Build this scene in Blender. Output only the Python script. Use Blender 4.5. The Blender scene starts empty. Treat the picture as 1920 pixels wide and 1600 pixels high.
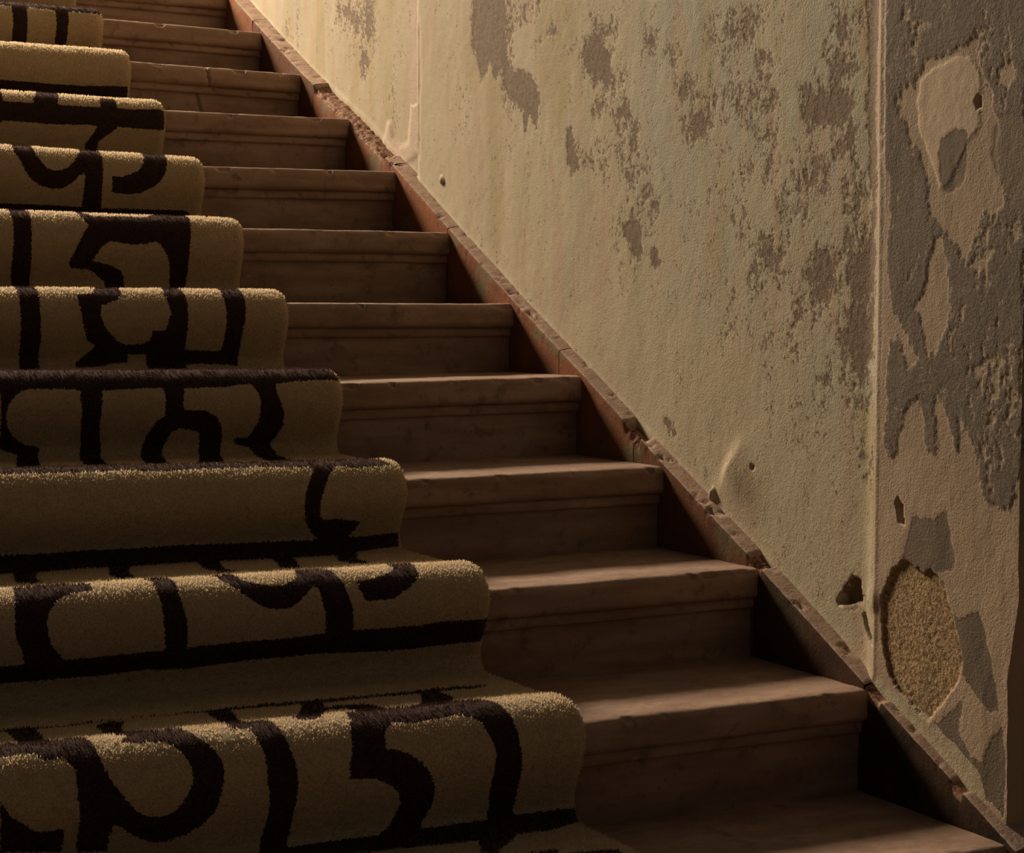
import bpy, math, random
import numpy as np
from mathutils import Vector, Matrix

random.seed(4); RNG = np.random.default_rng(4)
scene = bpy.context.scene
col = scene.collection

# ------------------------------------------------------------------ camera
FOCAL_PX = 3648.96; YAW = 0.456748; TILT = 0.060535
cam_data = bpy.data.cameras.new('camera'); camera = bpy.data.objects.new('camera', cam_data); col.objects.link(camera)
cam_data.sensor_width = 36.0; cam_data.lens = 36.0 * FOCAL_PX / 1920.0; cam_data.clip_start = .02
camera.location = (-1.8355, -2.1415, 0.7590)
camera.rotation_euler = (math.pi / 2 - TILT, 0, -YAW)
scene.camera = camera

# ------------------------------------------------------------------ world, daylight, exposure
world = bpy.data.worlds.new('world'); scene.world = world; world.use_nodes = True
world.node_tree.nodes['Background'].inputs[0].default_value = (1.0, .83, .66, 1)
world.node_tree.nodes['Background'].inputs[1].default_value = .054
WIN = Vector((-1.75, 6.5, 4.15))                       # stairwell window high above the upper landing
sun_data = bpy.data.lights.new('window_daylight', 'AREA'); daylight = bpy.data.objects.new('window_daylight', sun_data); col.objects.link(daylight)
sun_data.shape = 'RECTANGLE'; sun_data.size = 1.3; sun_data.size_y = 1.25; sun_data.energy = 910; sun_data.color = (1.0, .81, .60)
daylight.location = WIN
daylight.rotation_euler = (Vector((0, 1.2, .7)) - WIN).to_track_quat('-Z', 'Y').to_euler()
vs = scene.view_settings
vs.view_transform = 'Standard'; vs.look = 'None'; vs.exposure = 0.0; vs.gamma = 1.0; vs.use_curve_mapping = False
try: scene.cycles.max_bounces = 5; scene.cycles.diffuse_bounces = 3
except Exception: pass

# ------------------------------------------------------------------ numbers of the flight (metres; origin: first nosing at the skirting)
NOSE=[(-.0046,-.0053),(.3286,.1601),(.6422,.3154),(.9599,.4660),(1.2801,.6240),(1.5885,.7702),(1.9189,.9335),(2.2311,1.0909),(2.5465,1.2450),(2.8970,1.3947),(3.2179,1.5484),(3.535,1.705),(3.855,1.861)]
# carpet crest height: (x right, z right, slope)
CREST=[(-.556,.026,-.002),(-.5565,.1944,-.002),(-.5589,.3541,-.0027),(-.5533,.4972,-.0112),(-.5341,.6459,-.0106),(-.5306,.7985,-.0029),(-.5234,.9570,-.0132),(-.4983,1.1104,-.0291),(-.4950,1.2714,-.0187),(-.4931,1.4360,-.0112),(-.4882,1.5891,-.0017),(-.48,1.736,0.),(-.48,1.892,0.)]
EDGE_X=[-.506,-.5075,-.5118,-.5182,-.5112,-.5076,-.4896,-.4797,-.4801,-.4684,-.4575,-.452,-.447]
PILE=.024
CREST_RISE=.009
FLOOR_Z=-.1608
def crest(n,X):
    if n<0: return FLOOR_Z+PILE+CREST_RISE+0*X
    x,z,k=CREST[n]; return z+k*(X-x)
def runner_profile(step=.004):
    """rows (y, n_low, n_high, weight, dz): height = mix(crest n_low, crest n_high, weight)+dz ; going up the flight"""
    rows=[]
    for n in range(0,13):
        Y=NOSE[n][0]; lo,hi=crest(n-1,-.56),crest(n,-.56); H=hi-lo; B=CREST_RISE
        pts=[]
        fy=Y+.006                      # foot of the hanging front
        rb=.024
        for a in np.linspace(0,np.pi/2,10)[1:]:   # concave foot
            pts.append((fy-rb+rb*np.sin(a), rb-rb*np.cos(a)-B))
        Rn=.056; yf=Y-.027
        z1=H-Rn
        m=14
        y0=fy; z0=rb-B
        for k in range(1,m):
            w=k/m; sm=w*w*(3-2*w)
            pts.append((y0+(yf-y0)*(sm*.55+.45*np.sin(w*np.pi/2)), z0+(z1-z0)*w))
        for a in np.linspace(0,np.pi/2,16):
            pts.append((yf+.066-.066*np.cos(a), z1+Rn*np.sin(a)))
        pts=np.array(pts)
        Yn=NOSE[n+1][0] if n<12 else Y+.32
        y_end=Yn+.006-.024
        k=int((y_end-pts[-1,0])/.006)
        tre=np.stack([np.linspace(pts[-1,0],y_end,k+1)[1:],H-B*np.clip((np.linspace(pts[-1,0],y_end,k+1)[1:]-pts[-1,0]-.002)/.06,0,1)**2*(3-2*np.clip((np.linspace(pts[-1,0],y_end,k+1)[1:]-pts[-1,0]-.002)/.06,0,1))],1)
        for y,z in pts: 
            w=min(max(z/H,0),1); rows.append((y,n-1,n,w,z-w*H))
        for y,z in tre: rows.append((y,n,n,1.,z-H))
    return rows
def runner_grid(us,extra=None):
    rows=runner_profile()
    y=np.array([r[0] for r in rows])
    ex=np.interp(y,[a for a,_ in NOSE],EDGE_X)
    X=ex[:,None]-us[None,:]
    Z=np.zeros_like(X)
    for i,(yy,a,b,w,dz) in enumerate(rows):
        Z[i]=(1-w)*crest(a,X[i])+w*crest(b,X[i])+dz
    Yg=np.repeat(y[:,None],len(us),1)
    zr=Z[:,len(us)//2]
    s=np.concatenate([[0],np.cumsum(np.hypot(np.diff(y),np.diff(zr)))])
    # edge roll-off: drop along normal
    ty=np.gradient(Yg,axis=0); tz=np.gradient(Z,axis=0); L=np.hypot(ty,tz)+1e-9
    ny,nz=-tz/L,ty/L
    Re=.022; W=us.max()
    d=np.minimum(us,W-us)
    drop=np.where(d<Re,PILE*.9*(1-np.sqrt(np.clip(1-((Re-d)/Re)**2,0,1))),0)
    Yg=Yg-ny*drop; Z=Z-nz*drop
    return np.stack([X,Yg,Z],-1),s,np.stack([0*ny,ny,nz],-1)

GLYPHS=[
[(1.148,5.085),(0.259,5.09),(0.209,5.09),(0.135,5.085),(0.095,5.082),(0.013,5.081),(0.005,5.09),(0.007,5.151),(0.132,5.175),(1.148,5.165)],
[(0.252,5.093),(0.21,5.093),(0.211,5.047),(0.21,4.952),(0.251,4.949),(0.249,5.044)],
[(0.133,5.087),(0.098,5.084),(0.101,5.036),(0.103,4.951),(0.135,4.951),(0.133,5.034)],
[(1.148,4.513),(0.272,4.511),(0.205,4.509),(0.136,4.509),(0.067,4.513),(0.01,4.515),(0.007,4.451),(0.169,4.451),(1.148,4.448)],
[(0.304,4.164),(0.255,4.161),(0.259,4.091),(0.27,4.054),(0.319,4.056),(0.323,4.075),(0.314,4.088)],
[(1.148,4.059),(0.356,4.062),(0.315,4.063),(0.268,4.059),(0.162,4.063),(0.084,4.062),(0.004,4.069),(0.007,4.015),(0.085,4.015),(0.17,4.017),(0.278,4.012),(0.341,4.013),(1.148,4.012)],
[(0.158,4.106),(0.121,4.104),(0.123,4.059),(0.123,4.013),(0.142,3.997),(0.166,3.976),(0.171,3.919),(0.197,3.92),(0.197,3.969),(0.184,3.99),(0.17,4.018),(0.163,4.063)],
[(0.436,3.684),(0.39,3.682),(0.39,3.595),(0.381,3.576),(0.37,3.559),(0.351,3.551),(0.333,3.554),(0.317,3.563),(0.303,3.58),(0.286,3.613),(0.275,3.684),(0.239,3.682),(0.239,3.595),(0.241,3.552),(0.242,3.52),(0.238,3.428),(0.286,3.426),(0.283,3.503),(0.281,3.552),(0.294,3.543),(0.308,3.527),(0.331,3.51),(0.351,3.508),(0.381,3.515),(0.4,3.528),(0.414,3.546),(0.425,3.573),(0.435,3.595)],
[(0.134,3.673),(0.078,3.678),(0.091,3.582),(0.098,3.56),(0.111,3.537),(0.126,3.524),(0.152,3.508),(0.182,3.503),(0.22,3.506),(0.22,3.546),(0.197,3.546),(0.179,3.552),(0.16,3.563),(0.145,3.585)],
[(1.148,3.47),(0.348,3.468),(0.228,3.466),(0.042,3.468),(0.008,3.425),(0.227,3.418),(1.148,3.415)],
[(0.498,3.196),(0.461,3.198),(0.459,3.113),(0.461,3.052),(0.459,3.008),(0.463,2.914),(0.497,2.914),(0.5,2.992),(0.498,3.022),(0.496,3.102),(0.499,3.123)],
[(0.362,3.193),(0.326,3.126),(0.268,3.133),(0.21,3.133),(0.163,3.202),(0.12,3.195),(0.118,3.123),(0.121,3.09),(0.126,3.047),(0.125,3.004),(0.131,2.917),(0.162,2.917),(0.165,2.997),(0.171,3.024),(0.183,3.045),(0.191,3.056),(0.2,3.061),(0.218,3.056),(0.248,3.052),(0.269,3.055),(0.297,3.06),(0.314,3.047),(0.325,3.029),(0.334,3.013),(0.314,3.01),(0.288,3.001),(0.272,2.992),(0.265,2.978),(0.258,2.916),(0.3,2.916),(0.305,2.967),(0.321,2.981),(0.341,2.994),(0.358,2.995),(0.378,2.995),(0.381,3.008),(0.374,3.026),(0.366,3.048),(0.355,3.072),(0.34,3.094),(0.346,3.105),(0.355,3.123)],
[(0.541,2.686),(0.502,2.688),(0.5,2.611),(0.502,2.571),(0.5,2.534),(0.498,2.513),(0.502,2.414),(0.539,2.41),(0.536,2.49),(0.538,2.546),(0.539,2.582),(0.538,2.61)],
[(0.426,2.608),(0.394,2.614),(0.373,2.693),(0.338,2.696),(0.338,2.613),(0.351,2.594),(0.371,2.585),(0.384,2.58),(0.386,2.557),(0.38,2.541),(0.366,2.523),(0.351,2.507),(0.334,2.498),(0.297,2.5),(0.286,2.51),(0.283,2.529),(0.258,2.529),(0.252,2.55),(0.248,2.566),(0.251,2.585),(0.254,2.605),(0.25,2.693),(0.218,2.695),(0.213,2.61),(0.213,2.579),(0.213,2.547),(0.213,2.516),(0.213,2.487),(0.144,2.484),(0.137,2.489),(0.136,2.519),(0.135,2.547),(0.135,2.579),(0.136,2.611),(0.136,2.691),(0.095,2.693),(0.092,2.611),(0.095,2.573),(0.099,2.534),(0.101,2.495),(0.104,2.454),(0.122,2.457),(0.182,2.46),(0.21,2.458),(0.216,2.409),(0.288,2.409),(0.29,2.478),(0.327,2.478),(0.327,2.462),(0.357,2.461),(0.381,2.454),(0.433,2.45),(0.429,2.462),(0.41,2.478),(0.39,2.494),(0.408,2.507),(0.414,2.524),(0.419,2.541),(0.424,2.567),(0.427,2.589)],
[(1.148,2.217),(0.298,2.217),(0.049,2.222),(0.022,2.214),(0.004,2.142),(0.011,2.127),(0.064,2.127),(0.136,2.119),(0.18,2.118),(0.189,2.119),(0.242,2.113),(0.311,2.11),(0.348,2.113),(0.412,2.11),(0.462,2.109),(0.5,2.11),(0.542,2.112),(0.584,2.112),(0.618,2.106),(1.148,2.104)],
[(0.584,2.113),(0.606,2.104),(0.618,2.091),(0.626,2.077),(0.628,2.061),(0.622,2.037),(0.608,2.015),(0.589,2.003),(0.565,2.0),(0.568,1.986),(0.597,1.811),(0.639,1.814),(0.608,1.973),(0.604,1.987),(0.621,1.992),(0.634,1.996),(0.637,2.113)],
[(0.498,2.116),(0.459,2.115),(0.462,2.047),(0.456,2.0),(0.482,1.811),(0.523,1.811),(0.493,2.001),(0.495,2.05)],
[(0.348,2.118),(0.31,2.118),(0.313,2.07),(0.272,2.068),(0.249,2.056),(0.236,2.035),(0.233,2.003),(0.276,1.82),(0.327,1.811),(0.277,1.987),(0.274,2.004),(0.278,2.021),(0.291,2.028),(0.315,2.031),(0.331,2.023),(0.336,2.006),(0.345,1.992),(0.378,1.814),(0.419,1.815),(0.383,1.992),(0.374,2.017),(0.361,2.045),(0.346,2.058),(0.345,2.091)],
[(0.188,2.126),(0.178,2.126),(0.135,2.126),(0.136,2.101),(0.13,2.085),(0.121,2.064),(0.118,2.035),(0.128,2.012),(0.141,1.996),(0.132,1.983),(0.152,1.82),(0.203,1.809),(0.174,1.972),(0.177,1.99),(0.201,1.995),(0.212,2.003),(0.209,2.009),(0.186,2.009),(0.176,2.023),(0.168,2.045),(0.166,2.068),(0.167,2.088),(0.174,2.106)],
[(1.148,1.733),(0.539,1.748),(0.383,1.756),(0.164,1.734),(0.083,1.726),(0.045,1.726),(0.022,1.662),(0.036,1.662),(0.07,1.661),(0.089,1.657),(0.119,1.667),(0.17,1.664),(0.266,1.671),(0.377,1.669),(0.425,1.664),(0.484,1.671),(0.575,1.669),(1.148,1.671)],
[(0.163,1.667),(0.182,1.633),(0.194,1.607),(0.193,1.581),(0.185,1.55),(0.172,1.53),(0.157,1.516),(0.159,1.505),(0.106,1.518),(0.093,1.53),(0.086,1.544),(0.09,1.55),(0.131,1.556),(0.155,1.556),(0.162,1.564),(0.166,1.583),(0.165,1.6),(0.157,1.621),(0.141,1.648),(0.121,1.667)],
[(1.148,1.519),(0.636,1.517),(0.577,1.518),(0.487,1.518),(0.395,1.519),(0.3,1.517),(0.203,1.517),(0.16,1.516),(0.106,1.518),(0.069,1.518),(0.035,1.52),(0.007,1.522),(0.014,1.496),(0.077,1.488),(0.154,1.447),(0.227,1.443),(0.318,1.455),(0.409,1.461),(0.502,1.453),(0.589,1.46),(0.649,1.45),(1.148,1.466)],
[(0.68,1.489),(0.639,1.489),(0.67,1.367),(0.667,1.327),(0.705,1.33),(0.701,1.381)],
[(0.528,1.479),(0.49,1.488),(0.525,1.372),(0.528,1.327),(0.555,1.327),(0.557,1.369)],
[(0.385,1.481),(0.344,1.482),(0.373,1.37),(0.363,1.327),(0.393,1.327),(0.401,1.382)],
[(0.256,1.473),(0.222,1.464),(0.257,1.327),(0.291,1.327)],
[(0.134,1.493),(0.093,1.5),(0.139,1.378),(0.132,1.327),(0.168,1.329),(0.172,1.385)],
[(0.745,1.18),(0.735,1.242),(0.684,1.248),(0.628,1.248),(0.63,1.192),(0.66,1.187),(0.681,1.178),(0.693,1.164),(0.701,1.152),(0.706,1.137),(0.703,1.117),(0.698,1.1),(0.686,1.087),(0.678,1.073),(0.734,1.069),(0.741,1.099),(0.75,1.118),(0.751,1.14),(0.748,1.164)],
[(0.539,1.254),(0.503,1.252),(0.507,1.172),(0.505,1.147),(0.501,1.128),(0.5,1.107),(0.497,1.078),(0.529,1.076),(0.534,1.102),(0.536,1.129),(0.537,1.152),(0.538,1.172)],
[(0.442,1.257),(0.408,1.262),(0.402,1.197),(0.386,1.183),(0.362,1.175),(0.339,1.177),(0.317,1.19),(0.297,1.26),(0.255,1.26),(0.251,1.19),(0.248,1.174),(0.245,1.153),(0.24,1.126),(0.236,1.087),(0.28,1.085),(0.285,1.12),(0.288,1.144),(0.292,1.175),(0.305,1.162),(0.323,1.146),(0.339,1.135),(0.365,1.134),(0.384,1.14),(0.407,1.158),(0.424,1.182),(0.433,1.198)],
[(0.225,1.174),(0.193,1.178),(0.171,1.187),(0.153,1.2),(0.142,1.262),(0.104,1.26),(0.121,1.175),(0.138,1.158),(0.156,1.146),(0.172,1.138),(0.218,1.137),(0.221,1.149),(0.226,1.161)],
[(1.148,1.069),(0.77,1.073),(0.734,1.074),(0.677,1.076),(0.613,1.078),(0.531,1.08),(0.495,1.081),(0.42,1.085),(0.333,1.085),(0.28,1.088),(0.231,1.09),(0.186,1.09),(0.139,1.09),(0.109,1.092),(0.061,1.094),(0.007,1.092),(0.004,1.058),(0.01,1.051),(0.069,1.05),(0.131,1.046),(0.178,1.046),(0.285,1.051),(0.386,1.05),(0.499,1.043),(0.555,1.048),(0.636,1.044),(0.716,1.044),(1.148,1.043)],
[(1.148,0.888),(0.696,0.882),(0.566,0.883),(0.455,0.891),(0.344,0.889),(0.246,0.885),(0.154,0.891),(0.06,0.888),(0.07,0.874),(0.164,0.868),(0.253,0.868),(0.34,0.865),(0.38,0.868),(0.461,0.874),(0.541,0.877),(0.619,0.88),(0.698,0.872),(1.148,0.874)],
[(0.791,0.874),(0.751,0.874),(0.754,0.819),(0.761,0.727),(0.799,0.726),(0.79,0.811)],
[(0.673,0.853),(0.658,0.871),(0.625,0.871),(0.644,0.83),(0.646,0.804),(0.629,0.793),(0.597,0.736),(0.601,0.722),(0.638,0.726),(0.671,0.748),(0.675,0.807)],
[(0.511,0.877),(0.473,0.879),(0.484,0.807),(0.497,0.72),(0.525,0.722),(0.511,0.804)],
[(0.36,0.885),(0.33,0.882),(0.358,0.802),(0.393,0.726),(0.421,0.729),(0.427,0.748),(0.384,0.827)],
[(0.359,0.831),(0.307,0.84),(0.281,0.828),(0.271,0.791),(0.286,0.726),(0.309,0.715),(0.33,0.72),(0.324,0.743),(0.318,0.813),(0.341,0.819),(0.359,0.802),(0.392,0.745)],
[(0.18,0.871),(0.151,0.871),(0.147,0.827),(0.151,0.808),(0.192,0.75),(0.223,0.737),(0.259,0.746),(0.203,0.807)],
[(1.148,0.767),(0.76,0.772),(0.716,0.767),(0.712,0.695),(0.708,0.671),(0.702,0.653),(0.691,0.638),(0.679,0.619),(0.663,0.602),(0.648,0.593),(0.628,0.591),(0.616,0.595),(0.605,0.61),(0.598,0.624),(0.592,0.641),(0.595,0.663),(0.601,0.679),(0.608,0.69),(0.622,0.703),(0.667,0.708),(0.676,0.714),(0.64,0.769),(0.591,0.765),(0.574,0.705),(0.563,0.69),(0.555,0.671),(0.55,0.656),(0.55,0.637),(0.554,0.617),(0.558,0.589),(0.571,0.572),(0.594,0.557),(0.623,0.548),(0.643,0.551),(0.659,0.559),(0.675,0.572),(0.688,0.584),(0.695,0.587),(0.699,0.572),(0.699,0.546),(0.741,0.549),(0.741,0.58),(0.74,0.608),(0.745,0.635),(0.745,0.657),(0.745,0.673),(0.752,0.684),(0.754,0.692),(0.781,0.69),(0.787,0.695),(0.79,0.705),(0.811,0.705),(1.148,0.703)],
[(0.843,0.64),(0.838,0.635),(0.831,0.619),(0.814,0.606),(0.795,0.589),(0.771,0.589),(0.761,0.591),(0.758,0.584),(0.76,0.553),(0.839,0.564)],
[(0.498,0.765),(0.462,0.76),(0.458,0.69),(0.454,0.667),(0.45,0.649),(0.447,0.626),(0.445,0.597),(0.447,0.566),(0.448,0.537),(0.456,0.519),(0.492,0.519),(0.486,0.548),(0.483,0.578),(0.486,0.608),(0.491,0.635),(0.491,0.66),(0.494,0.682),(0.497,0.7)],
[(0.359,0.698),(0.344,0.758),(0.26,0.767),(0.171,0.776),(0.134,0.774),(0.122,0.707),(0.119,0.685),(0.117,0.665),(0.114,0.644),(0.108,0.615),(0.106,0.591),(0.107,0.563),(0.109,0.526),(0.114,0.516),(0.152,0.519),(0.148,0.542),(0.152,0.574),(0.151,0.606),(0.151,0.631),(0.157,0.653),(0.165,0.67),(0.171,0.685),(0.18,0.693),(0.2,0.7),(0.212,0.698),(0.241,0.695),(0.265,0.692),(0.295,0.698),(0.313,0.684),(0.32,0.654),(0.303,0.653),(0.282,0.643),(0.265,0.63),(0.253,0.615),(0.24,0.589),(0.238,0.563),(0.246,0.54),(0.258,0.522),(0.276,0.502),(0.323,0.51),(0.319,0.522),(0.303,0.531),(0.294,0.546),(0.288,0.566),(0.296,0.587),(0.315,0.604),(0.335,0.613),(0.371,0.617),(0.373,0.638),(0.367,0.657),(0.365,0.682)],
[(0.491,0.52),(0.454,0.52),(0.406,0.522),(0.365,0.522),(0.319,0.522),(0.258,0.523),(0.213,0.523),(0.151,0.524),(0.109,0.526),(0.005,0.526),(0.007,0.504),(0.073,0.479),(0.119,0.479),(0.177,0.475),(0.234,0.472),(0.311,0.484),(0.376,0.491),(0.491,0.517)],
[(0.192,0.463),(0.172,0.485),(0.117,0.488),(0.148,0.451),(0.177,0.422),(0.192,0.4),(0.212,0.412)],
[(0.161,0.385),(0.135,0.386),(0.105,0.385),(0.121,0.365)],
[(0.101,0.365),(0.064,0.359),(0.033,0.349),(0.038,0.325),(0.105,0.358)],
[(0.476,5.093),(0.434,5.093),(0.435,5.047),(0.434,4.952),(0.475,4.949),(0.473,5.044)],
[(0.357,5.087),(0.322,5.084),(0.325,5.036),(0.327,4.951),(0.359,4.951),(0.357,5.034)],
[(0.7,5.093),(0.658,5.093),(0.659,5.047),(0.658,4.952),(0.699,4.949),(0.697,5.044)],
[(0.581,5.087),(0.546,5.084),(0.549,5.036),(0.551,4.951),(0.583,4.951),(0.581,5.034)],
[(0.924,5.093),(0.882,5.093),(0.883,5.047),(0.882,4.952),(0.923,4.949),(0.921,5.044)],
[(0.805,5.087),(0.77,5.084),(0.773,5.036),(0.775,4.951),(0.807,4.951),(0.805,5.034)],
[(1.029,5.087),(0.994,5.084),(0.997,5.036),(0.999,4.951),(1.031,4.951),(1.029,5.034)],
[(0.576,4.164),(0.527,4.161),(0.531,4.091),(0.542,4.054),(0.591,4.056),(0.595,4.075),(0.586,4.088)],
[(0.43,4.106),(0.393,4.104),(0.395,4.059),(0.395,4.013),(0.414,3.997),(0.438,3.976),(0.443,3.919),(0.469,3.92),(0.469,3.969),(0.456,3.99),(0.442,4.018),(0.435,4.063)],
[(0.848,4.164),(0.799,4.161),(0.803,4.091),(0.814,4.054),(0.863,4.056),(0.867,4.075),(0.858,4.088)],
[(0.702,4.106),(0.665,4.104),(0.667,4.059),(0.667,4.013),(0.686,3.997),(0.71,3.976),(0.715,3.919),(0.741,3.92),(0.741,3.969),(0.728,3.99),(0.714,4.018),(0.707,4.063)],
[(0.974,4.106),(0.937,4.104),(0.939,4.059),(0.939,4.013),(0.958,3.997),(0.982,3.976),(0.987,3.919),(1.013,3.92),(1.013,3.969),(1.0,3.99),(0.986,4.018),(0.979,4.063)],
[(0.864,3.684),(0.818,3.682),(0.818,3.595),(0.809,3.576),(0.798,3.559),(0.779,3.551),(0.761,3.554),(0.745,3.563),(0.731,3.58),(0.714,3.613),(0.703,3.684),(0.667,3.682),(0.667,3.595),(0.669,3.552),(0.67,3.52),(0.666,3.428),(0.714,3.426),(0.711,3.503),(0.709,3.552),(0.722,3.543),(0.736,3.527),(0.759,3.51),(0.779,3.508),(0.809,3.515),(0.828,3.528),(0.842,3.546),(0.853,3.573),(0.863,3.595)],
[(0.562,3.673),(0.506,3.678),(0.519,3.582),(0.526,3.56),(0.539,3.537),(0.554,3.524),(0.58,3.508),(0.61,3.503),(0.648,3.506),(0.648,3.546),(0.625,3.546),(0.607,3.552),(0.588,3.563),(0.573,3.585)],
[(0.99,3.673),(0.934,3.678),(0.947,3.582),(0.954,3.56),(0.967,3.537),(0.982,3.524),(1.008,3.508),(1.038,3.503),(1.076,3.506),(1.076,3.546),(1.053,3.546),(1.035,3.552),(1.016,3.563),(1.001,3.585)],
[(0.95,3.196),(0.913,3.198),(0.911,3.113),(0.913,3.052),(0.911,3.008),(0.915,2.914),(0.949,2.914),(0.952,2.992),(0.95,3.022),(0.948,3.102),(0.951,3.123)],
[(0.814,3.193),(0.778,3.126),(0.72,3.133),(0.662,3.133),(0.615,3.202),(0.572,3.195),(0.57,3.123),(0.573,3.09),(0.578,3.047),(0.577,3.004),(0.583,2.917),(0.614,2.917),(0.617,2.997),(0.623,3.024),(0.635,3.045),(0.643,3.056),(0.652,3.061),(0.67,3.056),(0.7,3.052),(0.721,3.055),(0.749,3.06),(0.766,3.047),(0.777,3.029),(0.786,3.013),(0.766,3.01),(0.74,3.001),(0.724,2.992),(0.717,2.978),(0.71,2.916),(0.752,2.916),(0.757,2.967),(0.773,2.981),(0.793,2.994),(0.81,2.995),(0.83,2.995),(0.833,3.008),(0.826,3.026),(0.818,3.048),(0.807,3.072),(0.792,3.094),(0.798,3.105),(0.807,3.123)],
[(1.06,2.686),(1.021,2.688),(1.019,2.611),(1.021,2.571),(1.019,2.534),(1.017,2.513),(1.021,2.414),(1.058,2.41),(1.055,2.49),(1.057,2.546),(1.058,2.582),(1.057,2.61)],
[(0.945,2.608),(0.913,2.614),(0.892,2.693),(0.857,2.696),(0.857,2.613),(0.87,2.594),(0.89,2.585),(0.903,2.58),(0.905,2.557),(0.899,2.541),(0.885,2.523),(0.87,2.507),(0.853,2.498),(0.816,2.5),(0.805,2.51),(0.802,2.529),(0.777,2.529),(0.771,2.55),(0.767,2.566),(0.77,2.585),(0.773,2.605),(0.769,2.693),(0.737,2.695),(0.732,2.61),(0.732,2.579),(0.732,2.547),(0.732,2.516),(0.732,2.487),(0.663,2.484),(0.656,2.489),(0.655,2.519),(0.654,2.547),(0.654,2.579),(0.655,2.611),(0.655,2.691),(0.614,2.693),(0.611,2.611),(0.614,2.573),(0.618,2.534),(0.62,2.495),(0.623,2.454),(0.641,2.457),(0.701,2.46),(0.729,2.458),(0.735,2.409),(0.807,2.409),(0.809,2.478),(0.846,2.478),(0.846,2.462),(0.876,2.461),(0.9,2.454),(0.952,2.45),(0.948,2.462),(0.929,2.478),(0.909,2.494),(0.927,2.507),(0.933,2.524),(0.938,2.541),(0.943,2.567),(0.946,2.589)],
[(1.089,2.116),(1.05,2.115),(1.053,2.047),(1.047,2.0),(1.073,1.811),(1.114,1.811),(1.084,2.001),(1.086,2.05)],
[(0.939,2.118),(0.901,2.118),(0.904,2.07),(0.863,2.068),(0.84,2.056),(0.827,2.035),(0.824,2.003),(0.867,1.82),(0.918,1.811),(0.868,1.987),(0.865,2.004),(0.869,2.021),(0.882,2.028),(0.906,2.031),(0.922,2.023),(0.927,2.006),(0.936,1.992),(0.969,1.814),(1.01,1.815),(0.974,1.992),(0.965,2.017),(0.952,2.045),(0.937,2.058),(0.936,2.091)],
[(0.779,2.126),(0.769,2.126),(0.726,2.126),(0.727,2.101),(0.721,2.085),(0.712,2.064),(0.709,2.035),(0.719,2.012),(0.732,1.996),(0.723,1.983),(0.743,1.82),(0.794,1.809),(0.765,1.972),(0.768,1.99),(0.792,1.995),(0.803,2.003),(0.8,2.009),(0.777,2.009),(0.767,2.023),(0.759,2.045),(0.757,2.068),(0.758,2.088),(0.765,2.106)],
[(0.852,1.667),(0.871,1.633),(0.883,1.607),(0.882,1.581),(0.874,1.55),(0.861,1.53),(0.846,1.516),(0.848,1.505),(0.795,1.518),(0.782,1.53),(0.775,1.544),(0.779,1.55),(0.82,1.556),(0.844,1.556),(0.851,1.564),(0.855,1.583),(0.854,1.6),(0.846,1.621),(0.83,1.648),(0.81,1.667)],
[(1.074,1.481),(1.033,1.482),(1.062,1.37),(1.052,1.327),(1.082,1.327),(1.09,1.382)],
[(0.945,1.473),(0.911,1.464),(0.946,1.327),(0.98,1.327)],
[(0.823,1.493),(0.782,1.5),(0.828,1.378),(0.821,1.327),(0.857,1.329),(0.861,1.385)],
[(0.942,1.174),(0.91,1.178),(0.888,1.187),(0.87,1.2),(0.859,1.262),(0.821,1.26),(0.838,1.175),(0.855,1.158),(0.873,1.146),(0.889,1.138),(0.935,1.137),(0.938,1.149),(0.943,1.161)],
[(1.081,0.831),(1.029,0.84),(1.003,0.828),(0.993,0.791),(1.008,0.726),(1.031,0.715),(1.052,0.72),(1.046,0.743),(1.04,0.813),(1.063,0.819),(1.081,0.802),(1.114,0.745)],
[(0.902,0.871),(0.873,0.871),(0.869,0.827),(0.873,0.808),(0.914,0.75),(0.945,0.737),(0.981,0.746),(0.925,0.807)],
[(0.441,0.463),(0.421,0.485),(0.366,0.488),(0.397,0.451),(0.426,0.422),(0.441,0.4),(0.461,0.412)],
[(0.41,0.385),(0.384,0.386),(0.354,0.385),(0.37,0.365)],
[(0.35,0.365),(0.313,0.359),(0.282,0.349),(0.287,0.325),(0.354,0.358)],
[(0.69,0.463),(0.67,0.485),(0.615,0.488),(0.646,0.451),(0.675,0.422),(0.69,0.4),(0.71,0.412)],
[(0.659,0.385),(0.633,0.386),(0.603,0.385),(0.619,0.365)],
[(0.599,0.365),(0.562,0.359),(0.531,0.349),(0.536,0.325),(0.603,0.358)],
[(0.939,0.463),(0.919,0.485),(0.864,0.488),(0.895,0.451),(0.924,0.422),(0.939,0.4),(0.959,0.412)],
[(0.908,0.385),(0.882,0.386),(0.852,0.385),(0.868,0.365)],
[(0.848,0.365),(0.811,0.359),(0.78,0.349),(0.785,0.325),(0.852,0.358)],
[(1.097,0.365),(1.06,0.359),(1.029,0.349),(1.034,0.325),(1.101,0.358)]]

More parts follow.
